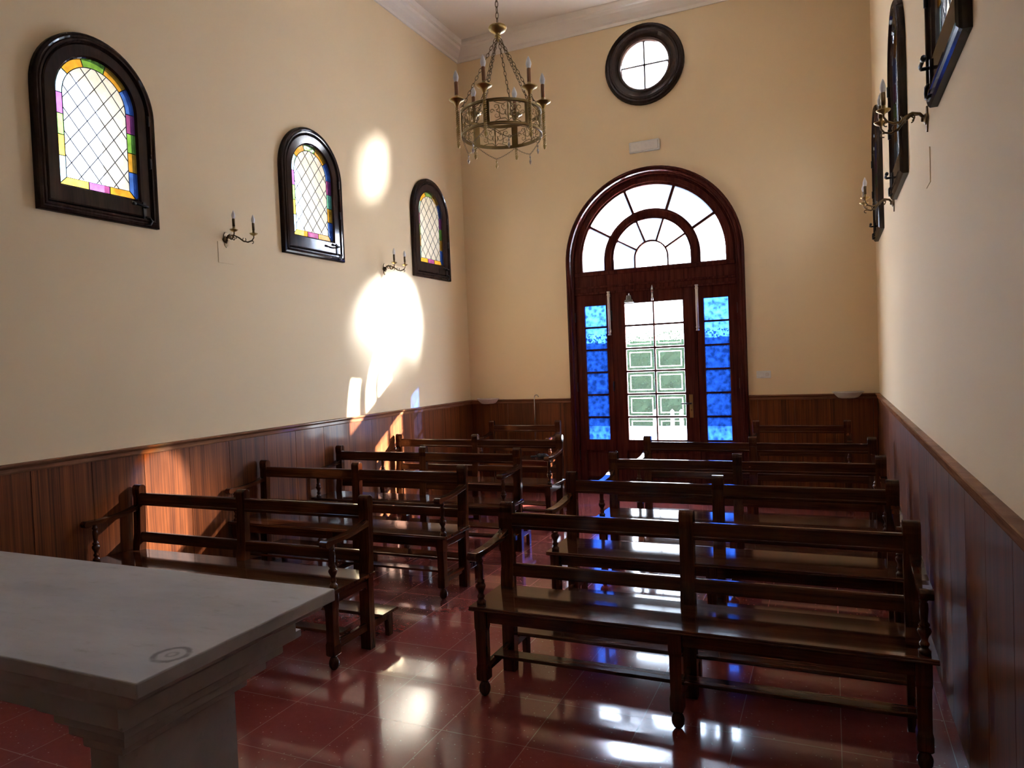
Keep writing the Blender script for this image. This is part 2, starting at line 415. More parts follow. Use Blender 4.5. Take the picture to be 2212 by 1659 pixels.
    lt.tube([mp(ly, lz + .02, .04), mp(ly, lz + .02, .075), mp(ly - .03, lz + .02, .082), mp(ly - .10, lz + .025, .078)], .008, 8)
    lt.tube([mp(ly - .10, lz + .025, .078), mp(ly - .125, lz + .026, .078)], .012, 8)
    lt.tube([mp(ly + .0, lz - .10, .048), mp(ly + .03, lz - .10, .055), mp(ly + .045, lz - .075, .055), mp(ly + .03, lz - .05, .055), mp(ly, lz - .05, .05)], .007, 8)
    lt.build('latch', M['iron'], root)
    hg = MB()
    for hz in (WZB + .42, WZB + .72): hg.tube([mp(cy + .372, hz, .045), mp(cy + .372, hz + .07, .045)], .009, 8)
    hg.build('hinge', M['iron'], root)
names = ['nearest arched stained glass window on the left wall', 'middle arched stained glass window on the left wall, between the two wall sconces', 'farthest arched stained glass window on the left wall, beside the corner']
for i, cy in enumerate(WY): window(i + 1, cy, mpL, 1, names[i])
names = ['nearest arched stained glass window on the right wall, cut by the frame top', 'middle arched stained glass window on the right wall behind a sconce', 'farthest arched stained glass window on the right wall near the corner']
for i, cy in enumerate(WY): window(i + 4, cy, mpR, -1, names[i])

# ------------------------------------------------------------------ round window above the door
rw = tag(empty('window_7'), 'round dark framed window with a cross bar high above the door', 'window', kind='structure')
pr = [(.475, 0), (.475, .03), (.465, .045), (.44, .055), (.42, .045), (.41, .055), (.385, .055), (.35, .03), (.33, .02), (.31, .03), (.29, .02), (.277, .0), (.277, -.03), (.345, -.03), (.345, -.001)]
MB().loft([[mpB(a, b, w) for a, b in circ(r, OXX, OXZ)] for r, w in pr], True).build('round_frame', M['winframe'], rw)
cb = MB(); cb.box(OXX - .009, OXX + .009, YB - .0, YB + .03, OXZ - .28, OXZ + .28); cb.box(OXX - .28, OXX + .28, YB - .0, YB + .03, OXZ - .009, OXZ + .009)
cb.build('glazing_bar', M['winframe'], rw)
c = circ(.285, OXX, OXZ); MB().add([mpB(a, b, -.02) for a, b in c], [tuple(range(len(c)))]).build('pane', M['g_round'], rw)

# ------------------------------------------------------------------ door
dr = tag(empty('door_1'), 'arched mahogany double door with fanlight and glazed side leaves', 'door', kind='structure')
def dloop(d, w, zb=0.0):
    hw = 1.072 - d
    pts = [(DCX - hw, zb), (DCX - hw, DZS)] + [(DCX - hw*math.cos(PI*i/40), DZS + hw*math.sin(PI*i/40)) for i in range(1, 41)] + [(DCX + hw, zb)]
    return [mpB(a, b, w) for a, b in pts]
pr = [(0, 0), (0, .035), (.008, .048), (.022, .052), (.034, .042), (.042, .05), (.055, .05), (.064, .034), (.072, .026), (.085, .026), (.092, .02), (.092, -.09), (.06, -.09), (.06, 0)]
MB().loft([dloop(d, w) for d, w in pr], False).build('door_casing', M['door'], dr)
# fanlight woodwork: one fretted plate with thirteen openings
def sector(r0, r1, a0, a1, gap, zbot=None, n=12):
    """opening between radii; zbot closes a side sector with a straight foot"""
    pts = []
    g0 = gap
    A = [a0 + (a1 - a0)*i/n for i in range(n + 1)]
    o = [(DCX + r1*math.cos(a), DZS + r1*math.sin(a)) for a in A]; i_ = [(DCX + r0*math.cos(a), DZS + r0*math.sin(a)) for a in reversed(A)]
    return o + i_
ANG = [0, math.radians(30.5), math.radians(70), math.radians(110), math.radians(149.5), PI]
FZ = 2.712
holes = []; cells = []
def ring_cells(r0, r1, hg):
    out = []
    for i in range(5):
        a0, a1 = ANG[i], ANG[i+1]; n = 10
        d0 = hg/r0; d1 = hg/r1
        s0 = 0 if i == 0 else 1; s1 = 0 if i == 4 else 1
        outer = [(DCX + r1*math.cos(a), DZS + r1*math.sin(a)) for a in [(a0 + s0*d1) + ((a1 - s1*d1) - (a0 + s0*d1))*k/n for k in range(n + 1)]]
        inner = [(DCX + r0*math.cos(a), DZS + r0*math.sin(a)) for a in [(a1 - s1*d0) + ((a0 + s0*d0) - (a1 - s1*d0))*k/n for k in range(n + 1)]]
        if i == 0: pts = [(DCX + r1, FZ)] + outer + inner + [(DCX + r0, FZ)]
        elif i == 4: pts = outer + [(DCX - r1, FZ), (DCX - r0, FZ)] + inner
        else: pts = outer + inner
        out.append(pts)
    return out
holes += ring_cells(.582, .866, .014); holes += ring_cells(.208, .467, .010)
ctr = [(DCX - .19, FZ), (DCX + .19, FZ)] + [(DCX + .19*math.cos(PI*i/16), DZS + .19*math.sin(PI*i/16)) for i in range(17)]
holes.append(ctr)
fo = [(DCX - .982, 2.44), (DCX + .982, 2.44)] + [(DCX + .982*math.cos(PI*i/40), DZS + .982*math.sin(PI*i/40)) for i in range(41)]
fl = MB().plate(fo, holes, mpB, -.045, -.005).build('fanlight_frame', M['door'], dr, bevel=.004)
fm = MB()
# added backing strips that stop light leaking through the joints of the leaves
bk = MB()
for a, c_ in ((-.535, -.495), (.495, .535), (-.99, -.965), (.965, .99)): bk.plate([(DCX + a, 0), (DCX + c_, 0), (DCX + c_, 2.47), (DCX + a, 2.47)], [], mpB, -.075, -.052)
bk.plate([(DCX - .98, 2.40), (DCX + .98, 2.40), (DCX + .98, 2.50), (DCX - .98, 2.50)], [], mpB, -.075, -.052)
bk.build('light_leak_stop', M['door'], dr)
def band(r, hw, w0, w1):
    pts = lambda q: [(DCX + q*math.cos(PI*i/40), DZS + q*math.sin(PI*i/40)) for i in range(41)]
    a, b = pts(r - hw), pts(r + hw)
    a = [(DCX + r - hw, FZ)] + a + [(DCX - r + hw, FZ)]; b = [(DCX + r + hw, FZ)] + b + [(DCX - r - hw, FZ)]
    fm.loft([[mpB(x, z, w0) for x, z in a], [mpB(x, z, w1) for x, z in a], [mpB(x, z, w1) for x, z in b], [mpB(x, z, w0) for x, z in b]], False)
band(.524, .035, -.005, .006); band(.925, .03, -.005, .006)
fm.plate([(DCX - .97, 2.655), (DCX + .97, 2.655), (DCX + .97, 2.70), (DCX - .97, 2.70)], [], mpB, -.005, .010)
fm.plate([(DCX - .97, 2.50), (DCX + .97, 2.50), (DCX + .97, 2.525), (DCX - .97, 2.525)], [], mpB, -.005, .006)
fm.plate([(DCX - .975, 2.425), (DCX + .975, 2.425), (DCX + .975, 2.452), (DCX - .975, 2.452)], [], mpB, -.006, .014)
fm.build('fanlight_moulding', M['door'], dr, bevel=.003)
# the low right-hand panes are clear, the others are ground glass
def arcp(r, a0, a1, n=16): return [(DCX + r*math.cos(math.radians(a0 + (a1 - a0)*k/n)), DZS + r*math.sin(math.radians(a0 + (a1 - a0)*k/n))) for k in range(n + 1)]
zf = FZ - .02
clear = [[(DCX + .524, zf), (DCX + .88, zf)] + arcp(.88, 0, 30.5) + arcp(.524, 30.5, 0),
         [(DCX - .196, zf), (DCX + .524, zf)] + arcp(.524, 0, 70) + arcp(.196, 70, 180)]
ground = [(DCX - .88, zf), (DCX - .196, zf)] + arcp(.196, 180, 70) + arcp(.524, 70, 30.5) + arcp(.88, 30.5, 180, 30)
b = MB()
for c_ in clear: b.plate(c_, [], mpB, -.031, -.030)
b.build('fanlight_clear_pane', M['g_fan'], dr)
MB().plate(ground, [], mpB, -.031, -.030).build('fanlight_pane', M['g_ground'], dr)
def leaf(x0, x1, gx0, gx1, cols, gm, w, name, label=None, etched=False):
    """glazed leaf: wooden frame with rows of panes above and panels below"""
    root = MB(); rows = [.615, .895, 1.175, 1.455, 1.735, 2.015, 2.285]; hb = .011
    hs = []; gl = MB()
    cw = (gx1 - gx0)/cols
    for c_ in range(cols):
        a = gx0 + c_*cw + (hb*.8 if c_ else 0); b = gx0 + (c_+1)*cw - (hb*.8 if c_ < cols - 1 else 0)
        for r_ in range(6):
            z0 = rows[r_] + (hb if r_ else 0); z1 = rows[r_+1] - (hb if r_ < 5 else 0)
            hs.append([(a, z0), (b, z0), (b, z1), (a, z1)])
            if etched:
                m1, m2 = .036, .045
                gl.plate([(a + m1, z0 + m1), (b - m1, z0 + m1), (b - m1, z1 - m1), (a + m1, z1 - m1)], [[(a + m2, z0 + m2), (b - m2, z0 + m2), (b - m2, z1 - m2), (a + m2, z1 - m2)]], mpB, w - .024, w - .022, 1)
                gl.plate([(a, z0), (b, z0), (b, z1), (a, z1)], [[(a + .005, z0 + .005), (b - .005, z0 + .005), (b - .005, z1 - .005), (a + .005, z1 - .005)]], mpB, w - .024, w - .022, 1)
    ps = []
    pw = (gx1 - gx0)
    ps.append([(gx0 - .03, .12), (gx1 + .03, .12), (gx1 + .03, .48), (gx0 - .03, .48)])
    root.plate([(x0, .008), (x1, .008), (x1, 2.425), (x0, 2.425)], hs + ps, mpB, w - .045, w)
    q = ps[0]
    root.plate(q, [], mpB, w - .040, w - .022)
    root.plate([(q[0][0] + .03, .15), (q[1][0] - .03, .15), (q[1][0] - .03, .45), (q[0][0] + .03, .45)], [], mpB, w - .022, w - .010)
    o = root.build(name, M['door'], dr, bevel=.003)
    if label: o['label'] = label
    gl.add([mpB(a, b, w - .026) for a, b in [(gx0 - .01, .6), (gx1 + .01, .6), (gx1 + .01, 2.30), (gx0 - .01, 2.30)]], [(0, 1, 2, 3)], 0)
    gl.build('panes', gm, o)
    return o
lf = leaf(DCX - .978, DCX - .515, -2.808, -2.532, 1, M['g_blue'], -.012, 'side_leaf', 'glazed side leaf with blue rippled glass')
rt = leaf(DCX + .515, DCX + .978, -1.348, -1.070, 1, M['g_blue'], -.012, 'side_leaf', 'glazed side leaf with blue rippled glass')
ct = leaf(DCX - .510, DCX + .510, -2.292, -1.588, 2, [M['g_clear'], M['g_etch']], -.004, 'door_leaf', 'central door leaf with clear panes and etched borders', True)
for px_ in (-2.93, -2.455, -.96):
    h = MB()
    for z in (.42, 1.28, 2.15): h.tube([mpB(px_, z - .06, .012), mpB(px_, z + .06, .012)], .010, 10)
    h.build('hinge', M['iron'], lf if px_ < -2.5 else (ct if px_ < -2 else rt))
for px_ in (-2.482, -1.418):
    b = MB(); b.tube([mpB(px_, 1.915, .022), mpB(px_, 2.44, .022)], .016, 14)
    for z in (1.915, 1.95, 2.405, 2.44): b.tube([mpB(px_, z - .006, .022), mpB(px_, z + .006, .022)], .020, 14)
    for z in (1.96, 2.40): b.plate([(px_ - .012, z - .02), (px_ + .012, z - .02), (px_ + .012, z + .02), (px_ - .012, z + .02)], [], mpB, -.012, .014)
    b.build('bolt_cover', M['enamel'], dr)
b = MB(); b.tube([mpB(-1.942, 2.30, .014), mpB(-1.942, 2.40, .014)], .013, 12); b.tube([mpB(-1.942, 2.40, .014), mpB(-1.942, 2.485, .014)], .012, 12, rs=[.019, .008])
b.build('door_bolt', M['chrome'], ct)
b = MB(); b.plate([(-2.28, 2.293), (-2.165, 2.293), (-2.175, 2.325), (-2.27, 2.325)], [], mpB, -.004, .05); b.plate([(-2.257, 2.325), (-2.19, 2.325), (-2.197, 2.38), (-2.25, 2.38)], [], mpB, -.004, .045)
b.tube([mpB(-2.224, 2.38, .02), mpB(-2.224, 2.405, .02)], .012, 12)
b.build('door_closer', M['chrome'], ct, bevel=.004)
b = MB(); b.plate([(-1.545, .885), (-1.502, .885), (-1.502, 1.16), (-1.545, 1.16)], [circ(.006, -1.523, .975, 12)], mpB, -.004, .004)
b.build('lock_plate', M['brass'], ct, bevel=.002)
b = MB(); b.tube([mpB(-1.523, 1.055, .0), mpB(-1.523, 1.055, .05), mpB(-1.545, 1.055, .058), mpB(-1.63, 1.055, .058)], .009, 10)
b.build('door_handle', M['iron'], ct)

# ------------------------------------------------------------------ pews
PD = .045
def make_pew(W, sections, kneeler=True, arm_l=True, arm_r=True):
    root = empty('wooden_pew')
    n = sections + 1
    px = [.034 + (W - .068)*i/sections for i in range(n)]           # post centres
    # seat board with moulded edge, notched round nothing: posts stand on its back edge
    b = MB(); pr = [(-.375, .423), (-.382, .428), (-.382, .434), (-.377, .437), (-.380, .441), (-.376, .446), (-.345, .446), (.0, .444), (.0, .423)]
    b.loft([[(x, y, z) for y, z in pr] for x in (-.018, W + .018)], True, True); b.build('seat', M['wx'], root, bevel=.002)
    b = MB(); b.box(.02, W - .02, -.335, -.312, .358, .4229); b.box(.02, W - .02, -.045, -.022, .358, .4229); b.build('apron', M['wx'], root, bevel=.003)
    for x in ((.010, .034), (W - .034, W - .010)):
        b = MB(); b.plate([(-.32, .4229), (-.04, .4229), (-.04, .345), (-.065, .362), (-.295, .362), (-.32, .345)], [], lambda a, z, w: (w, a, z), x[0], x[1])
        b.build('side_apron', M['wy'], root, bevel=.003)
    for i, x in enumerate(px):
        xf = min(max(x, .030), W - .030)
        b = MB(); s = .029
        def sq(h, z): return [(xf - h, -.340 - h, z), (xf + h, -.340 - h, z), (xf + h, -.340 + h, z), (xf - h, -.340 + h, z)]
        b.loft([sq(s, .4225), sq(s, .34), sq(s - .003, .325), sq(s - .004, .16), sq(s, .14), sq(s, .085), sq(s - .007, .076)], True, True)
        b.lathe([(.013, .078), (.015, .070), (.020, .064), (.026, .052), (.029, .038), (.027, .022), (.019, .008), (.010, .0)], (xf, -.340, 0), 18)
        b.build('front_leg', M['wz'], root, bevel=.002)
        # back post, side outline extruded: straight foot, shoulder, raked upper part with round head
        ol = [(-.052, 0), (-.008, 0), (-.002, .06), (.004, .40), (.012, .47), (.018, .60), (.026, .80)]
        hd = [(.004 + .027*math.cos(a), .860 + .027*math.sin(a)) for a in [PI*k/10 for k in range(11)]]
        ol += [(.031, .83)] + hd + [(-.023, .835), (-.018, .80), (-.022, .72), (-.028, .55), (-.040, .47), (-.046, .40)]
        MB().plate(ol, [], lambda a, z, w: (w, a, z), x - .034, x + .034).build('back_post', M['wz'], root, bevel=.004)
    for i in range(sections):
        a, c = px[i] + .030, px[i+1] - .030
        b = MB(); pr = [(-.012, .748), (-.015, .755), (-.015, .825), (-.010, .832), (.010, .832), (.015, .825), (.015, .755), (.010, .748)]
        b.loft([[(x, y - .003, z) for y, z in pr] for x in (a, c)], True, True)
        b.loft([[(x, y, z) for y, z in ((-.021, .758), (-.021, .766), (-.016, .770), (-.016, .754))] for x in (a, c)], True, True)
        b.build('top_rail', M['wx'], root, bevel=.002)
        b = MB(); pr = [(-.026, .500), (-.028, .506), (-.024, .560), (-.018, .566), (.000, .566), (.004, .506), (.0, .500)]
        b.loft([[(x, y, z) for y, z in pr] for x in (a, c)], True, True); b.build('lower_rail', M['wx'], root, bevel=.002)
        MB().box(px[i] + .012, px[i+1] - .012, -.252, -.172, .152, .168).build('stretcher', M['wx'], root, bevel=.003)
    for i, x in enumerate(px):
        xf = min(max(x, .030), W - .030)
        MB().box(xf - .013, xf + .013, -.315, -.046, .108, .1515).build('side_stretcher', M['wy'], root, bevel=.003)
    # arms: shaped plank with a rolled front end, on a turned spindle
    for x, on in ((.022, arm_l), (W - .022, arm_r)):
        if not on: continue
        top = [(-.018, .748), (-.06, .735), (-.12, .722), (-.19, .714), (-.26, .710), (-.32, .710), (-.37, .712)]
        roll = [(-.385 + .021*math.cos(a), .693 + .021*math.sin(a)) for a in [PI*.5 + PI*k/8 for k in range(9)]]
        bot = [(-.368, .676), (-.345, .684), (-.30, .684), (-.22, .687), (-.14, .694), (-.08, .704), (-.018, .712)]
        MB().plate(top + roll + bot, [], lambda a, z, w: (w, a, z), x - .024, x + .024).build('armrest', M['wy'], root, bevel=.005)
        pr = [(.016, .445), (.022, .448), (.023, .460), (.016, .466), (.013, .474), (.018, .480), (.018, .488), (.012, .496), (.014, .508), (.021, .522), (.0255, .534), (.023, .544), (.015, .550), (.020, .556), (.020, .562), (.013, .570), (.0145, .590), (.0165, .620), (.0155, .640), (.011, .648), (.017, .654), (.017, .662), (.012, .668), (.014, .686)]
        MB().lathe(pr, (x + (.004 if x < .1 else -.004), -.325, 0), 18).build('arm_spindle', M['wz'], root)
    if kneeler:
        b = MB(); pr = [(.062, .148), (.056, .153), (.058, .160), (.064, .166), (.222, .166), (.230, .160), (.232, .153), (.226, .148)]
        b.loft([[(x, y, z) for y, z in pr] for x in (-.012, W + .012)], True, True); k = b.build('kneeler', M['wx'], root, bevel=.002)
        for x in px:
            xf = min(max(x, .030), W - .030)
            MB().plate([(-.004, .105), (.150, .105), (.162, .09), (.164, 0), (.204, 0), (.208, .10), (.214, .147), (-.004, .147)], [], lambda a, z, w: (w, a, z), xf - .016, xf + .016).build('kneeler_leg', M['wz'], k, bevel=.003)
    return root
LX, LW = -4.405, 1.945
RXX, RW = -1.620, 1.950
pew = make_pew(LW, 2)
GP = 'wooden pews in two columns facing the altar'
rows = [(LX, 3.42, 'nearest pew in the left column, dark wood, just behind the stone altar'),
        (LX, 4.62, 'second pew from the altar in the left column, dark brown wood'),
        (LX, 5.63, 'third pew from the altar in the left column, its far end by the sunlit panelling'),
        (LX, 6.68, 'fourth pew from the altar in the left column, last double pew before the left corner'),
        (RXX, 3.42, 'nearest and largest looking pew in the right column, whole front visible'),
        (RXX, 4.455, 'second pew from the altar in the right column, bright door reflections on its seat'),
        (RXX, 5.455, 'third pew from the altar in the right column, almost black'),
        (RXX, 6.60, 'fourth pew from the altar in the right column, last one before the glazed door')]
for i, (x, y, lab) in enumerate(rows):
    o = pew if i == 0 else copy_tree(pew)
    o.location = (x, y, 0); tag(o, lab, 'pew', GP)
sp = make_pew(.97, 1, kneeler=False); sp.location = (-4.035, 8.275, 0)
tag(sp, 'short single-section pew against the panelling left of the door', 'pew', 'short pews against the door wall')
s2 = copy_tree(sp); s2.location = (-.80, 8.20, 0); tag(s2, 'short single-section pew in shadow right of the door', 'pew', 'short pews against the door wall')

# ------------------------------------------------------------------ altar
AX0, AX1, AY0, AY1 = -3.50, -1.408, 1.068, 1.758
al = tag(empty('altar', (0, 0, 0)), 'grey stone altar table with stepped mouldings in the left foreground', 'altar')
b = MB(); b.box(AX0, AX1, AY0, AY1, .912, .95); b.build('altar_slab', M['stone'], al, bevel=.004)
b = MB()
def rloop(i, iy, z): return [(AX0 + i, AY0 + iy, z), (AX1 - i, AY0 + iy, z), (AX1 - i, AY1 - i, z), (AX0 + i, AY1 - i, z)]
b.loft([rloop(.022, .010, .912), rloop(.030, .012, .893), rloop(.05, .014, .880), rloop(.085, .016, .872), rloop(.085, .016, .826)], True, True); b.build('altar_frieze', M['stone'], al)
def leg(sgn, cx):
    b = MB()
    tiers = [(.105, .04, .826, .800), (.148, .075, .796, .756), (.190, .105, .752, .712), (.240, .135, .708, .668)]
    X = lambda i: AX1 - i
    xl = -1.835
    def lp(i, iy, z, w=0.0):
        a, c = X(i), xl + iy*.3
        if sgn < 0: a, c = 2*cx - a, 2*cx - c
        return [(c, AY0 + iy, z), (a, AY0 + iy, z), (a, AY1 - iy, z), (c, AY1 - iy, z)]
    last = .826
    for i, iy, zt, zb in tiers:
        b.loft([lp(i, iy, last), lp(i, iy, zb + .006), lp(i + .008, iy + .006, zb), lp(i + .030, iy + .018, zb - .004)], True, True); last = zb - .002
    b.loft([lp(.277, .150, last), lp(.277, .150, .05), lp(.25, .13, .045), lp(.25, .13, .0)], True, True)
    b.build('altar_leg', M['stone'], al)
leg(1, 0); leg(-1, (AX0 + AX1)/2)

# ------------------------------------------------------------------ sconces
def make_sconce():
    """wall at y=0 (local), room towards +x"""
    r = empty('wall_sconce')
    b = MB(); X90 = Matrix.Rotation(PI/2, 3, 'Y')
    pl = [(0, -.065), (.018, -.045), (.022, -.02), (.036, .0), (.024, .02), (.02, .04), (.008, .062), (-.008, .062), (-.02, .04), (-.024, .02), (-.036, .0), (-.022, -.02), (-.018, -.045)]
    b.plate(pl, [], lambda a, z, w: (w, a, z), .0, .008); b.lathe([(.03, .006), (.026, .014), (.012, .02), (.010, .03)], (0, 0, 0), 14, ax=X90)
    b.build('backplate', M['brassdk'], r, bevel=.002)
    for s in (-1, 1):
        P = [(.01, 0, .0), (.035, .005*s, .03), (.07, .02*s, .035), (.10, .045*s, .015), (.125, .065*s, -.012), (.155, .085*s, -.022), (.185, .10*s, -.010), (.20, .105*s, .012), (.20, .105*s, .03)]
        b = MB(); b.tube(P, .0055, 8, rs=[.008, .007, .006, .006, .006, .006, .0055, .005, .005])
        for c, rr, a0, a1, dy in (((.075, 0, .012), .022, -.5, 4.4, .02), ((.135, 0, -.002), .020, 2.2, 7.2, .07), ((.19, 0, -.022), .012, -2, 2.4, .10)):
            b.tube([(c[0] + rr*math.cos(a0 + (a1-a0)*k/12)*(1 - .03*k), dy*s, c[2] + rr*math.sin(a0 + (a1-a0)*k/12)*(1 - .03*k)) for k in range(13)], .0035, 6)
        b.build('arm', M['brassdk'], r)
        c = (.20, .105*s, 0)
        cup = MB().lathe([(.006, .024), (.010, .030), (.022, .034), (.032, .043), (.033, .047), (.020, .043), (.010, .045), (.009, .075)], c, 18).build('drip_cup', M['brass'], r)
        MB().lathe([(.0105, .070), (.0108, .128), (.008, .131)], c, 14).build('candle_sleeve', M['brassdk'], r)
        MB().lathe([(.007, .129), (.011, .134), (.0145, .150), (.0135, .163), (.008, .181), (.002, .196)], c, 14).build('bulb', M['bulb'], r)
    return r
sc = make_sconce(); GS = 'two-armed brass wall sconces'
for i, (x, y, z, rz, lab) in enumerate(((XL, 4.40, 2.705, 0, 'brass two-candle sconce between the first and second windows of the left wall'),
                                     (XL, 6.66, 2.700, 0, 'small brass two-candle sconce between the second and third windows of the left wall'),
                                     (XR, 4.10, 2.735, PI, 'brass two-candle sconce on the right wall in front of the middle window'),
                                     (XR, 6.15, 2.705, PI, 'farther brass two-candle sconce on the right wall before the last window'))):
    o = sc if i == 0 else copy_tree(sc); o.location = (x, y, z); o.rotation_euler = (0, 0, rz); tag(o, lab, 'wall lamp', GS)

# ------------------------------------------------------------------ chandelier
CH = Vector((-2.0, 4.475, 0)); ch = empty('chandelier', CH); tag(ch, 'round brass chandelier with six candle bulbs hanging from a chain', 'chandelier')
ZT, ZBt, RR = 3.318, 3.148, .270
toc = Vector((2.0, -4.475, 0)).normalized(); rv = Vector((math.cos(.42), math.sin(.42), 0))
base_ang = math.atan2(toc.y, toc.x)
def ang(phi): return base_ang + math.radians(phi)            # phi grows towards image right
def pol(r, phi, z): a = ang(phi); return Vector((r*math.cos(a), r*math.sin(a), z))
def link(mb, p, d, up, ln, wd, r):
    d = d.normalized(); up = (up - d*up.dot(d)).normalized(); pts = []
    for k in range(12):
        a = 2*PI*k/12; pts.append(p + d*(ln/2*math.cos(a)) + up*(wd/2*math.sin(a)))
    mb.tube(pts, r, 5, closed=True)
def chain(mb, A, B, ln, wd, r, sag=0.0):
    dist = (B - A).length; n = max(2, round(dist/(ln*.78)))
    for i in range(n):
        t0, t1 = i/n, (i+1)/n
        f = lambda t: A.lerp(B, t) + Vector((0, 0, -sag*4*t*(1-t)))
        p = (f(t0) + f(t1))/2; d = f(t1) - f(t0)
        side = d.cross(Vector((0, 0, 1)));
        if side.length < 1e-4: side = Vector((1, 0, 0))
        side.normalize(); up = side if i % 2 else d.cross(side)
        link(mb, p, d, up, ln, wd, r)
b = MB(); chain(b, Vector((0, 0, ZC - .01)), Vector((0, 0, 3.905)), .048, .020, .0028); b.build('hanging_chain', M['brassdk'], ch)
MB().lathe([(.004, 3.912), (.010, 3.904), (.030, 3.898), (.056, 3.890), (.063, 3.880), (.060, 3.870), (.052, 3.860), (.038, 3.850), (.022, 3.843), (.015, 3.836), (.016, 3.826), (.024, 3.820), (.020, 3.812), (.010, 3.802), (.012, 3.794), (.004, 3.786)], (0, 0, 0), 24).build('chain_cap', M['brass'], ch)
PH = [-20, 40, 100, 160, -140, -80]
for p in PH:
    b = MB(); chain(b, pol(.015, p, 3.806), pol(RR, p, ZT + .008), .036, .016, .0022); b.build('suspension_chain', M['brassdk'], ch)
b = MB()
for z0, z1 in ((ZT - .022, ZT), (ZBt, ZBt + .022)):
    n = 72; lp = lambda r, z: [(r*math.cos(2*PI*i/n), r*math.sin(2*PI*i/n), z) for i in range(n)]
    b.loft([lp(RR + .003, z0), lp(RR + .007, z0 + .003), lp(RR + .004, (z0+z1)/2), lp(RR + .007, z1 - .003), lp(RR + .003, z1), lp(RR - .004, z1), lp(RR - .004, z0), lp(RR + .003, z0)], True)
for p in PH:
    a = ang(p); t = Vector((-math.sin(a), math.cos(a), 0)); c = Vector((math.cos(a), math.sin(a), 0))*RR
    vs = []
    for dr_ in (-.003, .005):
        for du in (-.022, .022):
            for z in (ZBt + .02, ZT - .02): vs.append(c*(1 + dr_/RR) + t*du + Vector((0, 0, z)))
    b.add(vs, [(0,1,3,2),(4,6,7,5),(0,4,5,1),(2,3,7,6),(0,2,6,4),(1,5,7,3)])
b.build('ring_band', M['brassmid'], ch)
# pierced scrollwork between the pilasters
for p in PH:
    b = MB()
    def rp(u, z): a = ang(p + 30) + u/RR; return Vector((RR*math.cos(a), RR*math.sin(a), (ZT + ZBt)/2 + z))
    def spiral(u0, z0, r0, a0, turns, sg, r=.0026):
        pts = []
        for k in range(22):
            q = k/21; rad = r0*(1 - .82*q); aa = a0 + sg*turns*2*PI*q
            pts.append(rp(u0 + rad*math.cos(aa), z0 + rad*math.sin(aa)))
        b.tube(pts, r, 5, rs=[r*(1.1 - .5*k/21) for k in range(22)])
    for s in (-1, 1):
        spiral(s*.030, -.002, .026, PI/2 - s*PI/2, .9, -s)
        spiral(s*.030, .030, .016, -PI/2, 1.0, s)
        spiral(s*.075, -.026, .024, PI/2, 1.1, s); spiral(s*.078, .028, .022, -PI/2, 1.1, -s)
        spiral(s*.105, .0, .016, 0 if s < 0 else PI, 1.0, -s)
        b.tube([rp(s*u, z) for u, z in ((.0, -.062), (.02, -.045), (.055, -.050), (.085, -.062))], .003, 5)
        b.tube([rp(s*u, z) for u, z in ((.0, .062), (.03, .044), (.06, .050), (.09, .062))], .003, 5)
        b.tube([rp(s*u, z) for u, z in ((.012, -.03), (.02, -.01), (.012, .012))], .004, 5, rs=[.002, .006, .002])
        b.tube([rp(s*u, z) for u, z in ((.05, -.05), (.058, -.02), (.052, .01), (.06, .04))], .003, 5)
    b.tube([rp(0, -.065), rp(0, -.03), rp(0, 0), rp(0, .03), rp(0, .065)], .003, 6, rs=[.002, .006, .003, .007, .002])
    b.build('scroll_panel', M['brassmid'], ch)
# candle holder: one built, five copied
def make_holder():
    root = MB(); n = 120; pts = []
    # twisted column: two strands
    for s in (0, PI):
        pts = [(.0078*math.cos(s + k*.5), .0078*math.sin(s + k*.5), ZBt - .055 + (ZT + .085 - ZBt)*k/n) for k in range(n + 1)]
        root.tube(pts, .0044, 6)
    root.lathe([(.003, ZBt - .078), (.009, ZBt - .072), (.011, ZBt - .064), (.008, ZBt - .056), (.010, ZBt - .05)], (0, 0, 0), 14)
    o = root.build('candle_holder', M['brass'], ch)
    z = ZT + .030
    MB().lathe([(.009, z - .004), (.013, z + .004), (.018, z + .018), (.028, z + .030), (.050, z + .040), (.053, z + .046), (.050, z + .047), (.028, z + .042), (.015, z + .046), (.012, z + .078), (.010, z + .078)], (0, 0, 0), 22).build('drip_pan', M['brass'], o)
    MB().lathe([(.0125, z + .072), (.0130, z + .160), (.010, z + .163)], (0, 0, 0), 16).build('candle_sleeve', M['candle'], o)
    MB().lathe([(.009, z + .162), (.014, z + .170), (.0185, z + .188), (.0175, z + .202), (.011, z + .222), (.002, z + .240)], (0, 0, 0), 16).build('bulb', M['bulb'], o)
    return o
h0 = make_holder()
for i, p in enumerate(PH):
    o = h0 if i == 0 else copy_tree(h0, ch)
    o.location = pol(RR + .026, p, 0)
# swags with drops
for p in PH:
    A = pol(RR, p, ZBt); B = pol(RR, p + 60, ZBt); b = MB()
    mid = pol(RR*.93, p + 30, ZBt - .075)
    chain(b, A, mid, .016, .008, .0011, .008); chain(b, mid, B, .016, .008, .0011, .008); b.build('swag_chain', M['brassdk'], ch)
    b = MB(); b.lathe([(.002, -.002), (.003, -.012), (.007, -.02), (.003, -.028), (.004, -.036), (.010, -.050), (.004, -.066), (.001, -.072)], mid, 8, smooth=False); b.build('pendant_drop', M['chrome'] if p not in (160,) else M['brass'], ch)

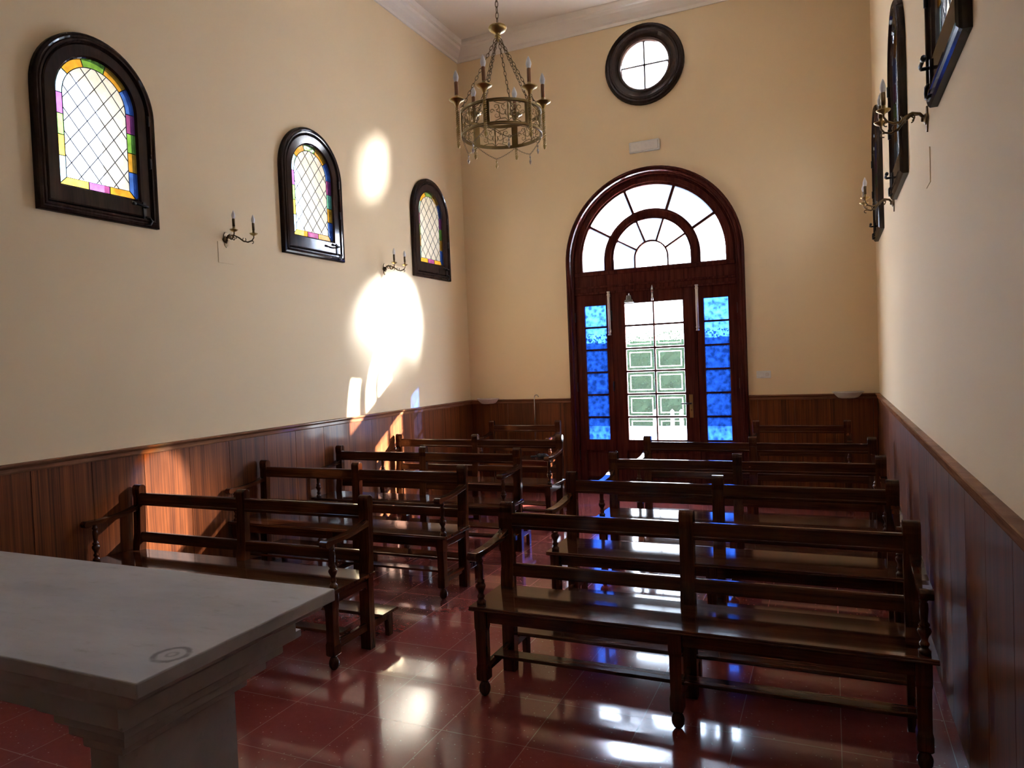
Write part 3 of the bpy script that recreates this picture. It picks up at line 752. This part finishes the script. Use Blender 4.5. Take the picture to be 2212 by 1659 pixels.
# ------------------------------------------------------------------ small wall things
b = MB(); b.plate([(-2.154, 4.072), (-1.792, 4.072), (-1.792, 4.200), (-2.154, 4.200)], [], mpB, .0, .045); o = b.build('emergency_light', M['white'], bevel=.008)
tag(o, 'white rectangular emergency light on the end wall above the door arch', 'emergency light')
b = MB(); b.plate([(-2.14, 4.085), (-1.806, 4.085), (-1.806, 4.187), (-2.14, 4.187)], [], mpB, .0448, .052); b.build('diffuser', M['porcelain'], o, bevel=.004)
b = MB(); b.plate([(-.781, 1.330), (-.626, 1.330), (-.626, 1.413), (-.781, 1.413)], [circ(.022, -.664, 1.3715, 20)], mpB, .0, .010); o = b.build('wall_socket', M['white'], bevel=.002)
tag(o, 'white double socket and switch plate on the end wall right of the door', 'socket')
b = MB(); b.plate(circ(.022, -.664, 1.3715, 20), [], mpB, .0, .004); b.build('socket_well', M['porcelain'], o)
b = MB()
b.plate([(-.768, 1.343), (-.706, 1.343), (-.706, 1.400), (-.768, 1.400)], [], mpB, .010, .014); b.build('switch_rocker', M['white'], o, bevel=.002)
for nm, mp, u, z, w, h, lab in (('cover_plate', mpL, 4.395, 2.60, .16, .17, 'painted-over square cover plate on the left wall below the nearer sconce'),
                          ('cover_plate', mpB, -.676, 2.63, .075, .075, 'small painted cover plate on the end wall right of the door arch'),
                          ('cover_plate', mpR, 4.12, 2.50, .16, .17, 'painted-over cover plate on the right wall below the nearer sconce')):
    o = MB().plate([(u - w/2, z - h/2), (u + w/2, z - h/2), (u + w/2, z + h/2), (u - w/2, z + h/2)], [], mp, 0, .004).build(nm, M['wall'], bevel=.001)
    tag(o, lab, 'cover plate')
# holy water stoups on the dado
def stoup():
    b = MB(); n = 28
    def lp(r, z, k=1.0):
        return [(r*math.cos(PI*i/n), -k*r*math.sin(PI*i/n)*1.05, z) for i in range(n + 1)]
    b.loft([lp(.07, -.058), lp(.10, -.05), lp(.128, -.022), (lp(.142, .0)), lp(.156, .006), lp(.156, .016), lp(.140, .016), lp(.12, -.006), lp(.06, -.022), lp(.002, -.024)], True, True)
    return b
o = stoup().build('holy_water_stoup', M['porcelain'], loc=(-4.165, YB - .044, 1.146), bevel=.0); tag(o, 'pale shallow basin on the panelling in the left corner', 'holy water basin', 'basins in the corners of the end wall')
o2 = o.copy(); C.objects.link(o2); o2.location = (.157, YB - .044, 1.150); tag(o2, 'pale shallow basin on the panelling in the right corner', 'holy water basin', 'basins in the corners of the end wall')
# cane
b = MB(); P = [(-3.50, YB - .115, .0), (-3.505, YB - .055, 1.16)] ; hk = [(-3.505 + .028 + .028*math.cos(a), YB - .053, 1.165 + .03*math.sin(a)) for a in [PI - PI*k/8 for k in range(9)]]
b.tube(P + hk, .0065, 8); o = b.build('walking_cane', M['chrome']); tag(o, 'thin walking cane with hooked handle leaning on the panelling behind the short left pew', 'cane')
MB().lathe([(.011, .0), (.011, .03), (.007, .035)], (-3.50, YB - .115, 0), 12).build('rubber_tip', M['black'], o)
# dark pouch on the short pew
pr = empty('umbrella', (-3.27, 8.02, .449)); tag(pr, 'small black folded umbrella lying on the seat of the short pew left of the door', 'umbrella')
b = MB(); n = 14; pts = [(-.02 + .15*k/n, .01*math.sin(k*.9), .030) for k in range(n + 1)]
b.tube(pts, .03, 12, rs=[.012, .022, .028, .030, .027, .030, .031, .028, .030, .031, .029, .030, .028, .022, .010]); b.build('folded_canopy', M['black'], pr)
b = MB(); b.tube([(-.10, .006, .016), (-.06, .004, .018), (-.02, .0, .024)], .014, 12, rs=[.013, .015, .012]); b.build('handle', M['black'], pr)

# ------------------------------------------------------------------ outside
def ground_mat():
    m, nt, out = new_mat('pale_paving'); co = coords(nt)
    princ(nt, out, Base_Color=mixc(nt, noise(nt, co, 1.5, 5), (.62, .60, .57), (.74, .72, .69)), Roughness=.8); return m
M['ground'] = ground_mat()
g = MB().add([(-40, YB + TH, -.03), (40, YB + TH, -.03), (40, 60, -.03), (-40, 60, -.03)], [(0, 1, 2, 3)])
g.add([(-40, -20, -.03), (XL - TH, -20, -.03), (XL - TH, YB + TH, -.03), (-40, YB + TH, -.03)], [(0, 1, 2, 3)])
g.add([(XR + TH, -20, -.03), (40, -20, -.03), (40, YB + TH, -.03), (XR + TH, YB + TH, -.03)], [(0, 1, 2, 3)])
tag(g.build('ground', M['ground']), 'pale sunlit paving outside the door', 'ground', kind='structure')
def leafm():
    m, nt, out = new_mat('hedge_leaf'); co = coords(nt)
    c = mixc(nt, noise(nt, co, 5, 4), (.006, .014, .009), (.022, .036, .016))
    p = princ(nt, out, Base_Color=c, Roughness=.9, Specular_IOR_Level=0.)
    tl = nd(nt, 'ShaderNodeBsdfTranslucent'); tl.inputs[0].default_value = (.05, .13, .02, 1)
    mx = nd(nt, 'ShaderNodeMixShader'); mx.inputs[0].default_value = .06; L(nt, p.outputs[0], mx.inputs[1]); L(nt, tl.outputs[0], mx.inputs[2]); L(nt, mx.outputs[0], out.inputs[0]); return m
M['leaf'] = leafm()
b = MB(); hx0, hx1, hy0, hy1, hz = -9.5, 1.5, 17.0, 18.2, 1.95
nx, nz = 60, 12
def hedge_pt(u, v):
    rnd = random.uniform(-.06, .06)
    return rnd
grid = [[(hx0 + (hx1 - hx0)*i/nx + random.uniform(-.03, .03), hy0 + random.uniform(-.08, .08), -.03 + (hz + .03)*j/nz) for i in range(nx + 1)] for j in range(nz + 1)]
grid += [[(p[0], p[1] + (hy1 - hy0)*k/4, p[2] + random.uniform(-.08, .10)) for p in grid[nz]] for k in (1, 2, 3, 4)]
grid += [[(p[0], p[1] + .0, -.03) for p in grid[-1]]]
b.loft(grid, False)
hedge = b.build('hedge', M['leaf'])
tag(hedge, 'clipped green hedge seen through the door panes', 'hedge')
b = MB()
for k in range(9000):
    x = random.uniform(hx0, hx1); t = random.random()
    if t < .75: y, z = hy0 - random.uniform(0, .12), random.uniform(-.0, hz)
    else: y, z = random.uniform(hy0, hy1), hz + random.uniform(-.02, .30)**1.0 if random.random() < .6 else hz + .05
    s = random.uniform(.02, .05); a = Vector([random.gauss(0, 1) for _ in range(3)]).normalized(); q = a.orthogonal().normalized(); c = Vector((x, y, z))
    b.add([c - a*s, c + q*s*.5, c + a*s, c - q*s*.5], [(0, 1, 2, 3)])
lv = b.build('leaves', M['leaf'], hedge); lv['kind'] = 'stuff'
lab = ['white post in front of the hedge, leftmost of three seen through the door', 'middle white post in front of the hedge seen through the door', 'white post in front of the hedge, rightmost of three seen through the door']
for i, px_ in enumerate((-3.66, -3.27, -3.07)):
    b = MB(); b.box(px_ - .035, px_ + .035, 16.0, 16.07, -.03, .40); b.add([(px_ - .035, 16.0, .40), (px_ + .035, 16.0, .40), (px_ + .035, 16.07, .40), (px_ - .035, 16.07, .40), (px_, 16.035, .44)], [(0, 1, 4), (1, 2, 4), (2, 3, 4), (3, 0, 4)])
    tag(b.build('garden_post', M['white']), lab[i], 'post', 'white garden posts')

# seat the roots of the built-in pieces where they stand
def reseat(root, loc):
    for c_ in kids(root): c_.location = Vector(c_.location) - Vector(loc)
    root.location = loc
for i in range(3):
    reseat(bpy.data.objects['window_%d' % (i + 1)], (XL, WY[i], WZB)); reseat(bpy.data.objects['window_%d' % (i + 4)], (XR, WY[i], WZB))
reseat(rw, (OXX, YB, OXZ - .475)); reseat(dr, (DCX, YB, 0)); reseat(al, (-2.455, 1.41, 0))

# ------------------------------------------------------------------ light
SD = Vector((-1, -.815, -.53)).normalized()
def lamp(name, typ, loc, direction, **kw):
    l = bpy.data.lights.new(name, typ)
    for k, v in kw.items(): setattr(l, k, v)
    o = bpy.data.objects.new(name, l); C.objects.link(o); o.location = loc
    o.rotation_euler = Vector(direction).to_track_quat('-Z', 'Y').to_euler(); return o
lamp('sun', 'SUN', (6, 16, 9), SD, energy=27.0, angle=math.radians(.6), color=(1, .93, .82))
# added spots outside imitate sun scattered by round window, fanlight and one side window
for nm, tgt, d_, rad, cone, bl, P, cl in (('round_window_added_spot', (OXX, YB, OXZ), 3.0, .34, 7.5, 1.0, 160000, (.88, .92, 1)),
                                 ('fanlight_added_spot', (-2.43, YB, 3.33), 2.5, .24, 13.0, 1.0, 3400000, (.84, .90, 1)),
                                 ('side_window_added_spot', (XR, WY[2] - .05, 3.02), 4.0, .10, 7.0, .9, 16000, (1, .86, .7))):
    lamp(nm, 'SPOT', Vector(tgt) - SD*d_, SD, energy=P, shadow_soft_size=rad, spot_size=math.radians(cone), spot_blend=bl, color=cl)
# daylight guides for the openings
def portal(name, loc, direction, sx, sy):
    o = lamp(name, 'AREA', loc, direction); o.data.shape = 'RECTANGLE'; o.data.size = sx; o.data.size_y = sy; o.data.cycles.is_portal = True
for cy in WY:
    portal('daylight_portal', (XL - .03, cy, 3.30), (1, 0, 0), .60, .92)
    portal('daylight_portal', (XR + .03, cy, 3.30), (-1, 0, 0), .60, .92)
portal('daylight_portal', (OXX, YB + .06, OXZ), (0, -1, 0), .60, .60)
portal('daylight_portal', (DCX, YB + .08, 1.95), (0, -1, 0), 1.80, 3.6)
w = bpy.data.worlds.new('sky'); bpy.context.scene.world = w; w.use_nodes = True; nt = w.node_tree; nt.nodes.clear()
out = nd(nt, 'ShaderNodeOutputWorld'); bg = nd(nt, 'ShaderNodeBackground'); L(nt, bg.outputs[0], out.inputs[0])
tc = nd(nt, 'ShaderNodeTexCoord').outputs['Generated']; sx = nd(nt, 'ShaderNodeSeparateXYZ'); L(nt, tc, sx.inputs[0])
col = mixc(nt, ramp(nt, sx.outputs[2], 0, .6), (.88, .93, 1.0), (.50, .68, 1.0))
L(nt, col, bg.inputs[0]); bg.inputs[1].default_value = 9.0

# ------------------------------------------------------------------ camera
yaw, pitch, roll = 0.4200343, -0.0297044, -0.0402570
cy_, sy_ = math.cos(yaw), math.sin(yaw)
f = Vector((-sy_, cy_, 0)); r = Vector((cy_, sy_, 0)); u = Vector((0, 0, 1))
f2 = f*math.cos(pitch) + u*math.sin(pitch); u2 = u*math.cos(pitch) - f*math.sin(pitch)
r3 = r*math.cos(roll) + u2*math.sin(roll); u3 = u2*math.cos(roll) - r*math.sin(roll)
cam = bpy.data.cameras.new('camera'); co = bpy.data.objects.new('camera', cam); C.objects.link(co)
mt = Matrix((r3, u3, -f2)).transposed().to_4x4(); mt.translation = (0, 0, 1.62); co.matrix_world = mt
cam.sensor_width = 36; cam.sensor_fit = 'HORIZONTAL'; cam.lens = 1547.351/2212*36; cam.clip_start = .02; cam.clip_end = 200
sc_ = bpy.context.scene; sc_.camera = co
vs = sc_.view_settings; sc_.display_settings.display_device = 'sRGB'
vs.view_transform = 'Standard'; vs.look = 'None'; vs.exposure = 1.75; vs.gamma = 1.0; vs.use_curve_mapping = False
